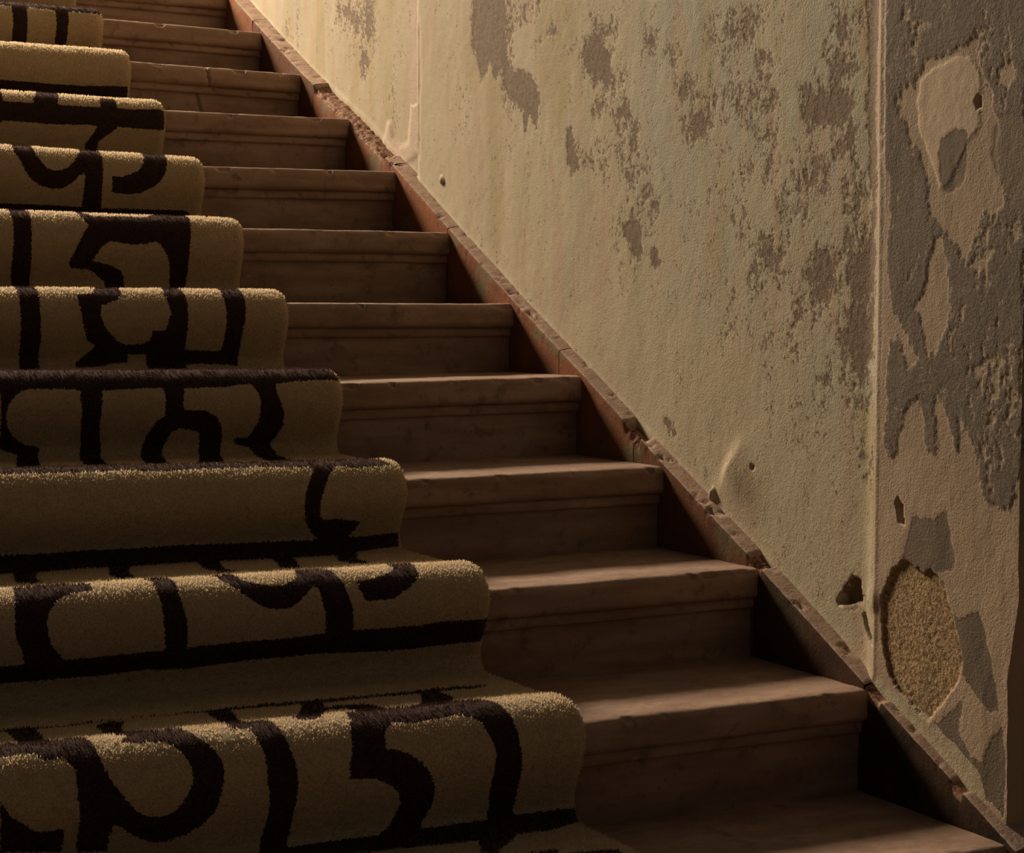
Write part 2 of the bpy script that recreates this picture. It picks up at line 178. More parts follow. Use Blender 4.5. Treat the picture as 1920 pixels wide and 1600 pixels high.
WALL_SHAPES={
'peel':[[(1.852,1.569),(1.676,1.544),(1.697,1.382),(1.689,1.312),(1.684,1.26),(1.716,1.28),(1.743,1.26),(1.775,1.299),(1.811,1.267),(1.839,1.294),(1.864,1.344),(1.858,1.415)],
 [(1.694,1.307),(1.65,1.268),(1.599,1.262),(1.548,1.234),(1.523,1.204),(1.536,1.166),(1.546,1.139),(1.581,1.162),(1.598,1.132),(1.619,1.174),(1.676,1.213),(1.713,1.234)],
 [(1.306,1.309),(1.258,1.309),(1.247,1.271),(1.225,1.258),(1.216,1.205),(1.24,1.187),(1.262,1.21),(1.29,1.197),(1.297,1.235),(1.335,1.239),(1.335,1.281)],
 [(1.401,1.127),(1.373,1.119),(1.369,1.082),(1.35,1.038),(1.391,1.035),(1.401,1.073)],
 [(1.18,0.923),(1.101,0.918),(1.101,0.885),(1.095,0.862),(1.117,0.853),(1.138,0.871),(1.165,0.902)],
 [(1.077,0.869),(1.043,0.87),(1.031,0.846),(1.05,0.838),(1.075,0.851)],
 [(0.577,1.13),(0.539,1.122),(0.509,1.114),(0.464,1.114),(0.428,1.089),(0.442,1.061),(0.485,1.047),(0.522,1.053),(0.558,1.071),(0.553,1.097)],
 [(0.392,2.144),(0.353,2.139),(0.354,0.991),(0.355,0.775),(0.365,0.708),(0.377,0.775),(0.389,0.851),(0.38,0.909),(0.388,1.027),(0.397,1.078),(0.387,1.144)],
 [(0.438,0.844),(0.389,0.851),(0.361,0.842),(0.359,0.775),(0.423,0.775),(0.443,0.809)],
 [(0.527,0.855),(0.482,0.866),(0.474,0.827),(0.484,0.775),(0.518,0.771),(0.529,0.811)],
 [(0.436,0.749),(0.366,0.758),(0.365,0.691),(0.385,0.665),(0.399,0.639),(0.42,0.655),(0.443,0.698)],
 [(1.018,0.557),(0.989,0.553),(0.962,0.518),(0.989,0.527),(1.012,0.54)],
 [(0.415,0.327),(0.397,0.327),(0.388,0.306),(0.383,0.29),(0.414,0.27),(0.45,0.279),(0.436,0.309)]],
'pink':[[(2.246,2.412),(2.18,2.402),(2.171,1.368),(2.172,1.242),(2.173,1.125),(2.256,1.106),(2.343,1.098),(2.44,1.118),(2.429,1.16),(2.397,1.23),(2.362,1.231),(2.346,1.186),(2.309,1.166),(2.268,1.171),(2.255,1.224),(2.244,1.352)],
 [(0.354,2.143),(0.332,2.139),(0.328,0.989),(0.328,0.808),(0.33,0.658),(0.349,0.59),(0.353,0.657),(0.351,0.867)]],
'dark':[[(0.328,2.142),(0.01,2.097),(0.008,0.517),(0.027,0.469),(0.05,0.475),(0.079,0.484),(0.091,0.51),(0.11,0.563),(0.135,0.593),(0.14,0.546),(0.152,0.545),(0.168,0.584),(0.178,0.615),(0.197,0.63),(0.199,0.543),(0.217,0.545),(0.222,0.581),(0.239,0.625),(0.274,0.603),(0.28,0.578),(0.29,0.532),(0.309,0.534),(0.32,0.559),(0.322,0.659),(0.331,0.989)]],
'bare':[[(0.174,1.131),(0.153,1.142),(0.115,1.147),(0.107,1.112),(0.097,1.088),(0.083,1.071),(0.077,1.037),(0.065,1.017),(0.069,0.971),(0.048,0.91),(0.053,0.899),(0.094,0.897),(0.105,0.874),(0.122,0.844),(0.136,0.821),(0.146,0.844),(0.171,0.861),(0.184,0.877),(0.216,0.898),(0.225,0.926),(0.223,0.958),(0.239,0.983),(0.249,1.0),(0.269,1.009),(0.279,1.034),(0.289,1.047),(0.3,1.073),(0.298,1.085),(0.284,1.095),(0.262,1.097),(0.245,1.111),(0.233,1.127),(0.208,1.131)],
 [(0.209,0.866),(0.19,0.869),(0.185,0.837),(0.172,0.798),(0.169,0.75),(0.181,0.722),(0.19,0.71),(0.202,0.686),(0.215,0.694),(0.227,0.71),(0.238,0.742),(0.255,0.76),(0.238,0.77),(0.226,0.798),(0.22,0.822),(0.214,0.842)],
 [(0.35,0.991),(0.322,0.964),(0.32,0.824),(0.314,0.791),(0.308,0.762),(0.286,0.738),(0.27,0.717),(0.254,0.701),(0.246,0.684),(0.262,0.668),(0.276,0.689),(0.283,0.709),(0.299,0.715),(0.309,0.709),(0.317,0.659),(0.323,0.592),(0.349,0.59),(0.357,0.991)],
 [(0.075,1.101),(0.041,1.101),(0.03,1.088),(0.046,1.068),(0.058,1.076)]],
'filler':[[(0.159,1.129),(0.122,1.123),(0.104,1.092),(0.105,1.02),(0.132,1.005),(0.149,0.977),(0.179,0.94),(0.195,0.939),(0.217,0.982),(0.248,1.032),(0.251,1.072),(0.241,1.103),(0.208,1.119)]],
'grey':[[(0.194,1.013),(0.162,1.025),(0.136,1.019),(0.135,0.968),(0.148,0.942),(0.179,0.93),(0.192,0.948),(0.204,0.989)],
 [(0.057,1.035),(0.028,1.034),(0.006,1.023),(0.003,0.9),(0.037,0.908),(0.066,0.949),(0.082,0.98),(0.073,1.017)],
 [(0.249,0.447),(0.225,0.443),(0.202,0.444),(0.169,0.458),(0.159,0.417),(0.149,0.394),(0.148,0.373),(0.173,0.366),(0.205,0.362),(0.243,0.365),(0.272,0.376),(0.264,0.406)],
 [(0.149,0.302),(0.135,0.3),(0.093,0.318),(0.074,0.289),(0.059,0.241),(0.043,0.197),(0.039,0.178),(0.06,0.171),(0.096,0.195),(0.126,0.218),(0.14,0.26)],
 [(0.2,0.126),(0.144,0.163),(0.118,0.192),(0.131,0.133),(0.106,0.098),(0.076,0.097),(0.059,0.136),(0.027,0.157),(0.012,0.102),(0.016,0.024),(0.075,0.046),(0.13,0.073),(0.174,0.104)]],
'rough':[[(0.274,0.372),(0.247,0.365),(0.224,0.355),(0.201,0.364),(0.173,0.345),(0.154,0.306),(0.14,0.268),(0.13,0.237),(0.139,0.204),(0.169,0.166),(0.204,0.131),(0.232,0.142),(0.272,0.164),(0.306,0.19),(0.32,0.24),(0.325,0.307),(0.3,0.348)]],
'hole':[[(0.415,0.326),(0.397,0.325),(0.39,0.306),(0.385,0.291),(0.42,0.282),(0.454,0.28),(0.434,0.307)],
 [(0.286,0.466),(0.275,0.456),(0.269,0.426),(0.283,0.43),(0.291,0.457)],
 [(0.113,1.068),(0.104,1.067),(0.103,1.05),(0.113,1.047),(0.119,1.059)],
 [(0.713,0.487),(0.705,0.487),(0.705,0.479),(0.711,0.478)],
 [(0.379,0.273),(0.368,0.256),(0.352,0.241),(0.348,0.226),(0.362,0.233),(0.375,0.248),(0.385,0.268)],
 [(0.446,0.297),(0.46,0.281),(0.454,0.275),(0.425,0.28),(0.431,0.287)]]}
FLAKING=[(2.633,1.519,0.077,0.063,0.8),(2.522,1.49,0.052,0.083,0.7),(2.552,1.386,0.053,0.045,0.75),(2.709,1.529,0.116,0.057,0.35),(1.599,1.386,0.072,0.037,0.75),(1.463,1.327,0.082,0.028,0.6),(1.404,1.29,0.053,0.034,0.4),(1.279,1.254,0.099,0.091,0.55),(1.214,1.205,0.055,0.033,0.6),(1.257,1.157,0.058,0.039,0.6),(1.182,1.125,0.061,0.039,0.75),(1.16,1.077,0.055,0.053,0.6),(1.108,1.022,0.074,0.063,0.55),(1.078,0.97,0.062,0.062,0.7),(1.128,0.922,0.055,0.053,0.65),(1.323,1.057,0.038,0.039,0.6),(1.235,1.062,0.049,0.043,0.45),(1.169,0.841,0.056,0.064,0.35),(1.19,0.82,0.019,0.044,0.55),(0.74,1.252,0.088,0.038,0.7),(0.757,1.24,0.149,0.067,0.35),(0.689,1.187,0.05,0.02,0.6),(1.07,1.265,0.03,0.03,0.55),(0.982,1.225,0.044,0.023,0.6),(0.934,1.157,0.057,0.029,0.7),(0.896,1.091,0.063,0.034,0.7),(0.861,1.13,0.073,0.059,0.4),(0.755,1.125,0.072,0.053,0.65),(0.705,1.143,0.114,0.075,0.4),(0.738,1.077,0.046,0.034,0.55),(0.671,1.049,0.034,0.029,0.55),(0.508,1.088,0.092,0.056,0.8),(0.472,1.145,0.066,0.044,0.75),(0.444,1.209,0.044,0.053,0.7),(0.495,1.181,0.031,0.028,0.6),(0.427,1.03,0.058,0.07,0.65),(0.507,0.993,0.061,0.045,0.7),(0.575,0.98,0.078,0.046,0.45),(0.687,0.996,0.099,0.038,0.42),(0.823,0.967,0.055,0.039,0.4),(0.753,0.935,0.069,0.03,0.35),(0.425,0.928,0.058,0.053,0.5),(0.574,0.918,0.108,0.037,0.3),(0.753,0.916,0.039,0.04,0.5),(0.668,0.863,0.034,0.052,0.75),(0.697,0.804,0.035,0.043,0.75),(0.62,0.83,0.043,0.056,0.6),(0.571,0.771,0.035,0.047,0.65),(0.496,0.819,0.068,0.063,0.85),(0.439,0.878,0.059,0.036,0.55),(0.402,0.809,0.051,0.053,0.75),(0.407,0.707,0.058,0.07,0.85),(0.586,0.704,0.027,0.043,0.6),(0.548,0.74,0.036,0.055,0.5),(0.785,0.715,0.027,0.025,0.5),(0.716,0.712,0.025,0.026,0.5),(0.683,0.74,0.22,0.112,0.22),(0.501,0.636,0.035,0.054,0.55),(0.434,0.638,0.058,0.053,0.5),(0.391,0.605,0.044,0.036,0.5),(0.376,0.53,0.047,0.053,0.5),(0.569,0.597,0.093,0.065,0.25),(0.654,1.012,0.341,0.236,0.2),(0.855,0.681,0.02,0.017,0.5),(1.149,1.015,0.274,0.246,0.12),(1.561,1.275,0.412,0.18,0.1),(3.102,1.537,0.072,0.061,0.3),(2.382,1.288,0.036,0.028,0.3),(1.716,1.361,0.107,0.105,0.4),(1.611,1.201,0.077,0.07,0.4),(1.599,2.006,0.072,0.037,0.64),(1.463,1.947,0.082,0.028,0.51),(1.404,1.91,0.053,0.034,0.34),(1.279,1.874,0.099,0.091,0.47),(1.214,1.825,0.055,0.033,0.51),(1.257,1.777,0.058,0.039,0.51),(1.182,1.745,0.061,0.039,0.64),(1.16,1.697,0.055,0.053,0.51),(1.108,1.642,0.074,0.063,0.47),(1.323,1.677,0.038,0.039,0.51),(1.235,1.682,0.049,0.043,0.38),(0.74,1.872,0.088,0.038,0.59),(0.757,1.86,0.149,0.067,0.3),(0.689,1.807,0.05,0.02,0.51),(1.07,1.885,0.03,0.03,0.47),(0.982,1.845,0.044,0.023,0.51),(0.934,1.777,0.057,0.029,0.59),(0.896,1.711,0.063,0.034,0.59),(0.861,1.75,0.073,0.059,0.34),(0.755,1.745,0.072,0.053,0.55),(0.705,1.763,0.114,0.075,0.34),(0.738,1.697,0.046,0.034,0.47),(0.671,1.669,0.034,0.029,0.47),(0.508,1.708,0.092,0.056,0.68),(0.472,1.765,0.066,0.044,0.64),(0.444,1.829,0.044,0.053,0.59),(0.495,1.801,0.031,0.028,0.51),(0.427,1.65,0.058,0.07,0.55),(0.507,1.613,0.061,0.045,0.59),(0.687,1.616,0.099,0.038,0.36),(0.654,1.632,0.341,0.236,0.17),(1.561,1.895,0.412,0.18,0.09),(1.716,1.981,0.107,0.105,0.34),(1.611,1.821,0.077,0.07,0.34)]
SHOW_THROUGH=[(0.279,1.203,0.04,0.035,0.35),(0.069,1.085,0.036,0.032,0.55),(0.047,1.105,0.03,0.025,0.5),(0.272,0.823,0.041,0.035,0.25),(0.086,0.82,0.07,0.063,0.3),(0.107,0.704,0.071,0.095,0.38),(0.047,0.621,0.036,0.063,0.4),(0.053,0.865,0.036,0.047,0.4),(0.08,0.527,0.048,0.048,0.35),(0.106,1.157,0.071,0.041,0.25),(0.253,1.176,0.028,0.042,0.35),(0.287,0.905,0.029,0.067,0.25)]

STEP_TILT = [.004, .0070, .0098, .0055, .0100, .0012, .0008, .0054, -.0032, -.0243, -.0239, -.02, -.02]
CHIPS = [(1,-.429),(1,-.067),(2,-.128),(2,-.091),(2,-.059),(2,-.027),(3,-.477),(3,-.021),(4,-.49),(4,-.177),(4,-.095),(4,-.036),(5,-.034),(5,-.009),(6,-.141),(6,-.029),(7,-.431),(8,-.315),(8,-.087),(9,-.171),(10,-.079),(10,-.296)]
NY = np.array([a for a, _ in NOSE]); NZ = np.array([b for _, b in NOSE])
def slope_line(y):                                     # height of the skirting's arris above the flight
    y = np.asarray(y, float)
    z = np.interp(y, NY, NZ)
    z = np.where(y > NY[-1], NZ[-1] + (y - NY[-1]) * .487, z)
    z = np.where(y < NY[0], NZ[0] + (y - NY[0]) * .487, z)
    return z + .004

# ------------------------------------------------------------------ noise
_T = RNG.random((256, 256))
def vnoise(x, y, seed=0):
    x = np.asarray(x, float) + seed * 17.31; y = np.asarray(y, float) + seed * 5.77
    xi = np.floor(x).astype(int); yi = np.floor(y).astype(int); fx = x - xi; fy = y - yi
    fx = fx * fx * (3 - 2 * fx); fy = fy * fy * (3 - 2 * fy)
    a = _T[xi & 255, yi & 255]; b = _T[(xi + 1) & 255, yi & 255]; c = _T[xi & 255, (yi + 1) & 255]; d = _T[(xi + 1) & 255, (yi + 1) & 255]
    return (a * (1 - fx) + b * fx) * (1 - fy) + (c * (1 - fx) + d * fx) * fy
def fbm(x, y, octaves=4, seed=0, gain=.5):
    s = 0; amp = 1; tot = 0
    for o in range(octaves):
        s = s + amp * vnoise(x * 2 ** o, y * 2 ** o, seed + o * 3); tot += amp; amp *= gain
    return s / tot
def smooth(a, b, x):
    t = np.clip((x - a) / (b - a), 0, 1); return t * t * (3 - 2 * t)
def poly_sdf(px, py, poly, reach=.05):
    """positive inside, metres, clamped to +-reach"""
    out = np.full(px.shape, -reach)
    P = np.array(poly); lo = P.min(0) - reach; hi = P.max(0) + reach
    m = (px > lo[0]) & (px < hi[0]) & (py > lo[1]) & (py < hi[1])
    if not m.any(): return out
    x = px[m]; y = py[m]; d = np.full(x.shape, 1e9); inside = np.zeros(x.shape, bool)
    for i in range(len(P)):
        ax, ay = P[i]; bx, by = P[(i + 1) % len(P)]
        ex, ey = bx - ax, by - ay; L = ex * ex + ey * ey + 1e-12
        t = np.clip(((x - ax) * ex + (y - ay) * ey) / L, 0, 1)
        d = np.minimum(d, (x - ax - t * ex) ** 2 + (y - ay - t * ey) ** 2)
        c = ((ay > y) != (by > y))
        with np.errstate(divide='ignore', invalid='ignore'):
            inside ^= c & (x < ex * (y - ay) / (ey if ey else 1e-12) + ax)
    d = np.sqrt(d); out[m] = np.clip(np.where(inside, d, -d), -reach, reach)
    return out
def union_sdf(px, py, polys, reach=.05):
    out = np.full(px.shape, -reach)
    for p in polys: out = np.maximum(out, poly_sdf(px, py, p, reach))
    return out

# ------------------------------------------------------------------ mesh helpers
def mesh_obj(name, verts, faces, mat, parent=None, attrs=None, smooth_=True):
    me = bpy.data.meshes.new(name)
    verts = np.asarray(verts, np.float32).reshape(-1, 3)
    if isinstance(faces, np.ndarray):
        me.vertices.add(len(verts)); me.vertices.foreach_set('co', verts.ravel())
        nf = len(faces); k = faces.shape[1]
        me.loops.add(nf * k); me.loops.foreach_set('vertex_index', faces.astype(np.int32).ravel())
        me.polygons.add(nf); me.polygons.foreach_set('loop_start', np.arange(0, nf * k, k, dtype=np.int32))
        me.polygons.foreach_set('loop_total', np.full(nf, k, np.int32))
        me.update(calc_edges=True)
    else:
        me.from_pydata([tuple(v) for v in verts.tolist()], [], faces); me.update()
    for n, v in (attrs or {}).items():
        a = me.attributes.new(n, 'FLOAT', 'POINT'); a.data.foreach_set('value', np.asarray(v, np.float32).ravel())
    if smooth_: me.polygons.foreach_set('use_smooth', np.ones(len(me.polygons), bool))
    me.validate()
    o = bpy.data.objects.new(name, me); col.objects.link(o); o.data.materials.append(mat)
    if parent: o.parent = parent
    return o
def grid_faces(r, c, flip=False):
    i = np.arange(r - 1)[:, None] * c + np.arange(c - 1)[None, :]
    q = np.stack([i, i + 1, i + c + 1, i + c], -1).reshape(-1, 4)
    return q[:, ::-1] if flip else q
def box(name, lo, hi, mat, parent=None):
    x0, y0, z0 = lo; x1, y1, z1 = hi
    v = [(x0,y0,z0),(x1,y0,z0),(x1,y1,z0),(x0,y1,z0),(x0,y0,z1),(x1,y0,z1),(x1,y1,z1),(x0,y1,z1)]
    return mesh_obj(name, v, [(3,2,1,0),(4,5,6,7),(0,1,5,4),(1,2,6,5),(2,3,7,6),(3,0,4,7)], mat, parent, smooth_=False)
def empty(name, loc=(0, 0, 0)):
    o = bpy.data.objects.new(name, None); col.objects.link(o); o.location = loc; return o
def tag(o, label=None, cat=None, kind=None, group=None):
    if label: o['label'] = label
    if cat: o['category'] = cat
    if kind: o['kind'] = kind
    if group: o['group'] = group
    return o

# ------------------------------------------------------------------ material helpers
class NT:
    def __init__(s, name):
        s.m = bpy.data.materials.new(name); s.m.use_nodes = True; s.t = s.m.node_tree; s.n = s.t.nodes; s.l = s.t.links
        s.bsdf = s.n['Principled BSDF']; s.bsdf.inputs['Roughness'].default_value = .9
        s.bsdf.inputs['Specular IOR Level'].default_value = .25
        s.co = s.n.new('ShaderNodeTexCoord').outputs['Object']
    def set(s, sock, v):
        if hasattr(v, 'is_output'): s.l.new(v, sock)
        elif isinstance(v, (tuple, list)) and len(v) == 3 and sock.type == 'RGBA': sock.default_value = (*v, 1)
        else: sock.default_value = v
    def scaled(s, sc):
        n = s.n.new('ShaderNodeMapping'); n.inputs['Scale'].default_value = sc; s.l.new(s.co, n.inputs['Vector']); return n.outputs[0]
    def noise(s, scale, detail=3, rough=.55, vec=None, out='Fac', dist=0):
        n = s.n.new('ShaderNodeTexNoise'); n.inputs['Scale'].default_value = scale; n.inputs['Detail'].default_value = detail
        n.inputs['Roughness'].default_value = rough; n.inputs['Distortion'].default_value = dist; s.l.new(vec or s.co, n.inputs['Vector']); return n.outputs[out]
    def voro(s, scale, vec=None, feat='F1', out='Distance'):
        n = s.n.new('ShaderNodeTexVoronoi'); n.feature = feat; n.inputs['Scale'].default_value = scale; s.l.new(vec or s.co, n.inputs['Vector']); return n.outputs[out]
    def attr(s, name):
        n = s.n.new('ShaderNodeAttribute'); n.attribute_name = name; return n.outputs['Fac']
    def math(s, op, a, b=0.0, c=None, clamp=False):
        n = s.n.new('ShaderNodeMath'); n.operation = op; n.use_clamp = clamp; s.set(n.inputs[0], a); s.set(n.inputs[1], b)
        if c is not None: s.set(n.inputs[2], c)
        return n.outputs[0]
    def step(s, v, a, b, lo=0.0, hi=1.0, smooth=True):
        n = s.n.new('ShaderNodeMapRange'); n.interpolation_type = 'SMOOTHSTEP' if smooth else 'LINEAR'
        s.set(n.inputs['Value'], v); n.inputs['From Min'].default_value = a; n.inputs['From Max'].default_value = b
        n.inputs['To Min'].default_value = lo; n.inputs['To Max'].default_value = hi; return n.outputs[0]
    def mix(s, fac, a, b, mode='MIX'):
        n = s.n.new('ShaderNodeMix'); n.data_type = 'RGBA'; n.blend_type = mode
        s.set(n.inputs[0], fac); s.set(n.inputs[6], a); s.set(n.inputs[7], b); return n.outputs[2]
    def bump(s, h, dist, strength=1.0, prev=None):
        n = s.n.new('ShaderNodeBump'); n.inputs['Strength'].default_value = strength; n.inputs['Distance'].default_value = dist
        s.set(n.inputs['Height'], h)
        if prev: s.l.new(prev, n.inputs['Normal'])
        return n.outputs[0]
    def done(s, color, normal=None, rough=None):
        s.set(s.bsdf.inputs['Base Color'], color)
        if normal: s.l.new(normal, s.bsdf.inputs['Normal'])
        if rough is not None: s.set(s.bsdf.inputs['Roughness'], rough)
        return s.m

def stone_material(name, tint=(1, 1, 1)):
    m = NT(name)
    c = lambda r, g, b: (r * tint[0], g * tint[1], b * tint[2])
    streak = m.scaled((1.0, 3.0, 6.0))
    n1 = m.noise(5, 5, .6, streak); n2 = m.noise(26, 4, .65); n3 = m.noise(110, 3, .6)
    a = m.mix(m.step(n1, .35, .68), c(.255, .160, .114), c(.37, .25, .185))
    a = m.mix(m.step(n2, .52, .72), a, c(.20, .132, .092))
    a = m.mix(m.step(m.noise(9, 4, .7, streak), .60, .72, 0, .4), a, c(.33, .175, .110))
    a = m.mix(m.step(n3, .60, .75, 0, .45), a, c(.13, .088, .062))
    h = m.math('ADD', m.math('MULTIPLY', n2, .6), m.math('MULTIPLY', n3, .4))
    nb = m.bump(h, .0022, .7)
    return m.done(a, nb, m.step(n2, .3, .7, .42, .72))
STONE = stone_material('worn_red_stone')
RISER = stone_material('dull_riser_stone', (.92, .93, .95))
def skirting_material():
    m = NT('terracotta_skirting'); m.bsdf.inputs['Specular IOR Level'].default_value = .04
    cap = m.attr('cap'); brk = m.attr('broken')
    n1 = m.noise(9, 5, .65); n2 = m.noise(40, 4, .6); n3 = m.noise(160, 3, .6)
    face = m.mix(m.step(n1, .3, .7), (.27, .105, .050), (.18, .075, .038))
    face = m.mix(m.step(m.noise(6, 4, .6), .57, .60), face, (.19, .135, .075))
    face = m.mix(m.step(n2, .58, .72, 0, .5), face, (.12, .06, .035))
    face = m.mix(m.attr('face_dark'), face, m.mix(m.step(n1, .4, .6), (.030, .022, .014), (.06, .034, .022)))  # near-black brown tint over the face, amount set per slab
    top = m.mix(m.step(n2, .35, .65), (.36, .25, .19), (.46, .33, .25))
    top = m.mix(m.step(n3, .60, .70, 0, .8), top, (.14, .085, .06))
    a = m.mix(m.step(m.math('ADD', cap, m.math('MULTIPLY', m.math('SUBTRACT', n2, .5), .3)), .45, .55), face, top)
    a = m.mix(m.step(brk, .3, .7), a, m.mix(m.step(n3, .4, .6), (.16, .075, .045), (.36, .22, .15)))
    nb = m.bump(m.math('ADD', n2, m.math('MULTIPLY', n3, .5)), .0018, .6)
    return m.done(a, nb, .8)
SKIRT = skirting_material()

def wall_material():
    m = NT('flaking_wall_paint')
    fine = m.noise(215, 3, .62); grit = m.noise(520, 2, .6)
    jit = m.math('SUBTRACT', m.math('ADD', m.math('MULTIPLY', grit, .5), m.math('MULTIPLY', fine, .9)), .70)
    tone = m.attr('tone'); streak = m.attr('streak'); stain = m.attr('stain'); gr = m.step(fine, .35, .65)
    speck = m.math('SUBTRACT', m.noise(185, 4, .72, m.scaled((1, 1, .7))), .5)
    def mask(name, soft=.3, j=2.8, src=None):
        return m.step(m.math('ADD', m.attr(name), m.math('MULTIPLY', src or jit, j)), -soft, soft)
    # oil paint on the stair wall, brown undercoat where it has flaked
    paint = m.mix(m.step(tone, .38, .62), (.440, .370, .245), (.390, .358, .255))
    paint = m.mix(m.step(streak, .48, .72, 0, .75), paint, (.435, .325, .215))
    paint = m.mix(m.step(stain, .56, .74, 0, .55), paint, (.36, .285, .135))
    paint = m.mix(m.step(grit, .62, .74, 0, .35), paint, (.22, .16, .095))
    peel = mask('peel', .45, 22., speck)
    a = m.mix(peel, paint, m.mix(gr, (.150, .104, .064), (.225, .158, .100)))
    # pilaster: beige plaster under a dark coating, patched
    plaster = m.mix(m.step(tone, .35, .65), (.43, .315, .215), (.355, .265, .18))
    plaster = m.mix(m.step(streak, .5, .8, 0, .5), plaster, (.27, .205, .135))
    pil = m.mix(mask('dark', .45, 16., speck), plaster, m.mix(gr, (.130, .101, .072), (.190, .148, .107)))
    pil = m.mix(mask('filler'), pil, m.mix(m.step(tone, .3, .7), (.55, .42, .29), (.49, .375, .26)))
    pil = m.mix(mask('grey'), pil, m.mix(m.step(streak, .3, .7), (.200, .150, .102), (.148, .110, .074)))
    pil = m.mix(mask('rough'), pil, m.mix(m.step(m.math('ADD', m.math('MULTIPLY', m.attr('grain'), .3), m.math('MULTIPLY', fine, .7)), .40, .60), (.20, .125, .06), (.46, .31, .155)))
    pil = m.mix(mask('strip'), pil, paint)
    a = m.mix(m.step(m.attr('pilaster'), .0, .001), a, pil)
    a = m.mix(mask('pink'), a, m.mix(gr, (.43, .33, .245), (.52, .405, .30)))
    a = m.mix(m.step(m.attr('ends'), .3, .7), a, (.17, .115, .06))
    relief = m.math('MULTIPLY', m.math('ADD', m.math('MULTIPLY', fine, .6), m.math('MULTIPLY', grit, .4)), m.math('ADD', m.attr('coarse'), m.step(m.attr('rough'), 0., 2., 0, 1.6)))
    return m.done(a, m.bump(relief, .0026, .75), .85)
WALLMAT = wall_material()

def plain(name, c, rough=.8, bump=.002, scale=60):
    m = NT(name); n = m.noise(scale, 4); return m.done(m.mix(m.step(n, .3, .7), c, tuple(k * .82 for k in c)), m.bump(n, bump, .6), rough)
PLASTER = plain('dim_plaster', (.40, .32, .21)); FLOORM = plain('dusty_floor', (.26, .18, .12)); TIMBER = plain('painted_timber', (.45, .38, .28), .5)
GLASS = NT('window_glass'); GLASS.bsdf.inputs['Transmission Weight'].default_value = 1; GLASS.bsdf.inputs['Roughness'].default_value = .02; GLASS.bsdf.inputs['Base Color'].default_value = (.95, .97, .95, 1); GLASS = GLASS.m

def carpet_material(name, from_attr):
    m = NT(name)
    n = m.noise(330, 3, .65); big = m.noise(7, 3)
    if from_attr == 'mesh':
        jag = m.math('ADD', m.math('MULTIPLY', m.math('SUBTRACT', m.noise(210, 2, .5), .5), .009), m.math('MULTIPLY', m.math('SUBTRACT', n, .5), .004))
        k = m.step(m.math('ADD', m.attr('ink'), jag), -.0004, .0004); t = n
    else:
        k = m.attr('ink'); t = m.attr('shade')
    lightc = m.mix(m.step(t, .25, .75), (.33, .245, .150), (.55, .435, .290))
    lightc = m.mix(m.step(big, .35, .65, 0, .3), lightc, (.38, .285, .175))
    darkc = m.mix(m.step(t, .25, .75), (.022, .012, .010), (.060, .036, .034))
    if from_attr == 'pile': lightc = m.mix(.5, lightc, (.85, .70, .48))
    c = m.mix(k, lightc, darkc)
    m.bsdf.inputs['Specular IOR Level'].default_value = .05
    m.bsdf.inputs['Sheen Weight'].default_value = .75; m.bsdf.inputs['Sheen Roughness'].default_value = .35
    m.set(m.bsdf.inputs['Sheen Tint'], m.mix(k, (1., .86, .66), (.30, .22, .20)))
    if from_attr == 'pile':                                  # single wool fibres let light through
        tr = m.n.new('ShaderNodeBsdfTranslucent'); m.l.new(c, tr.inputs['Color']); mx = m.n.new('ShaderNodeMixShader'); mx.inputs[0].default_value = .6
        m.l.new(m.bsdf.outputs[0], mx.inputs[1]); m.l.new(tr.outputs[0], mx.inputs[2]); m.l.new(mx.outputs[0], m.n['Material Output'].inputs['Surface'])
    return m.done(c, m.bump(n, .0035, .8) if from_attr == 'mesh' else None, 1.0)
CARPET = carpet_material('woven_runner', 'mesh'); PILEM = carpet_material('wool_pile', 'pile')
BIND = plain('edge_binding', (.36, .27, .15), .95, .003, 300)

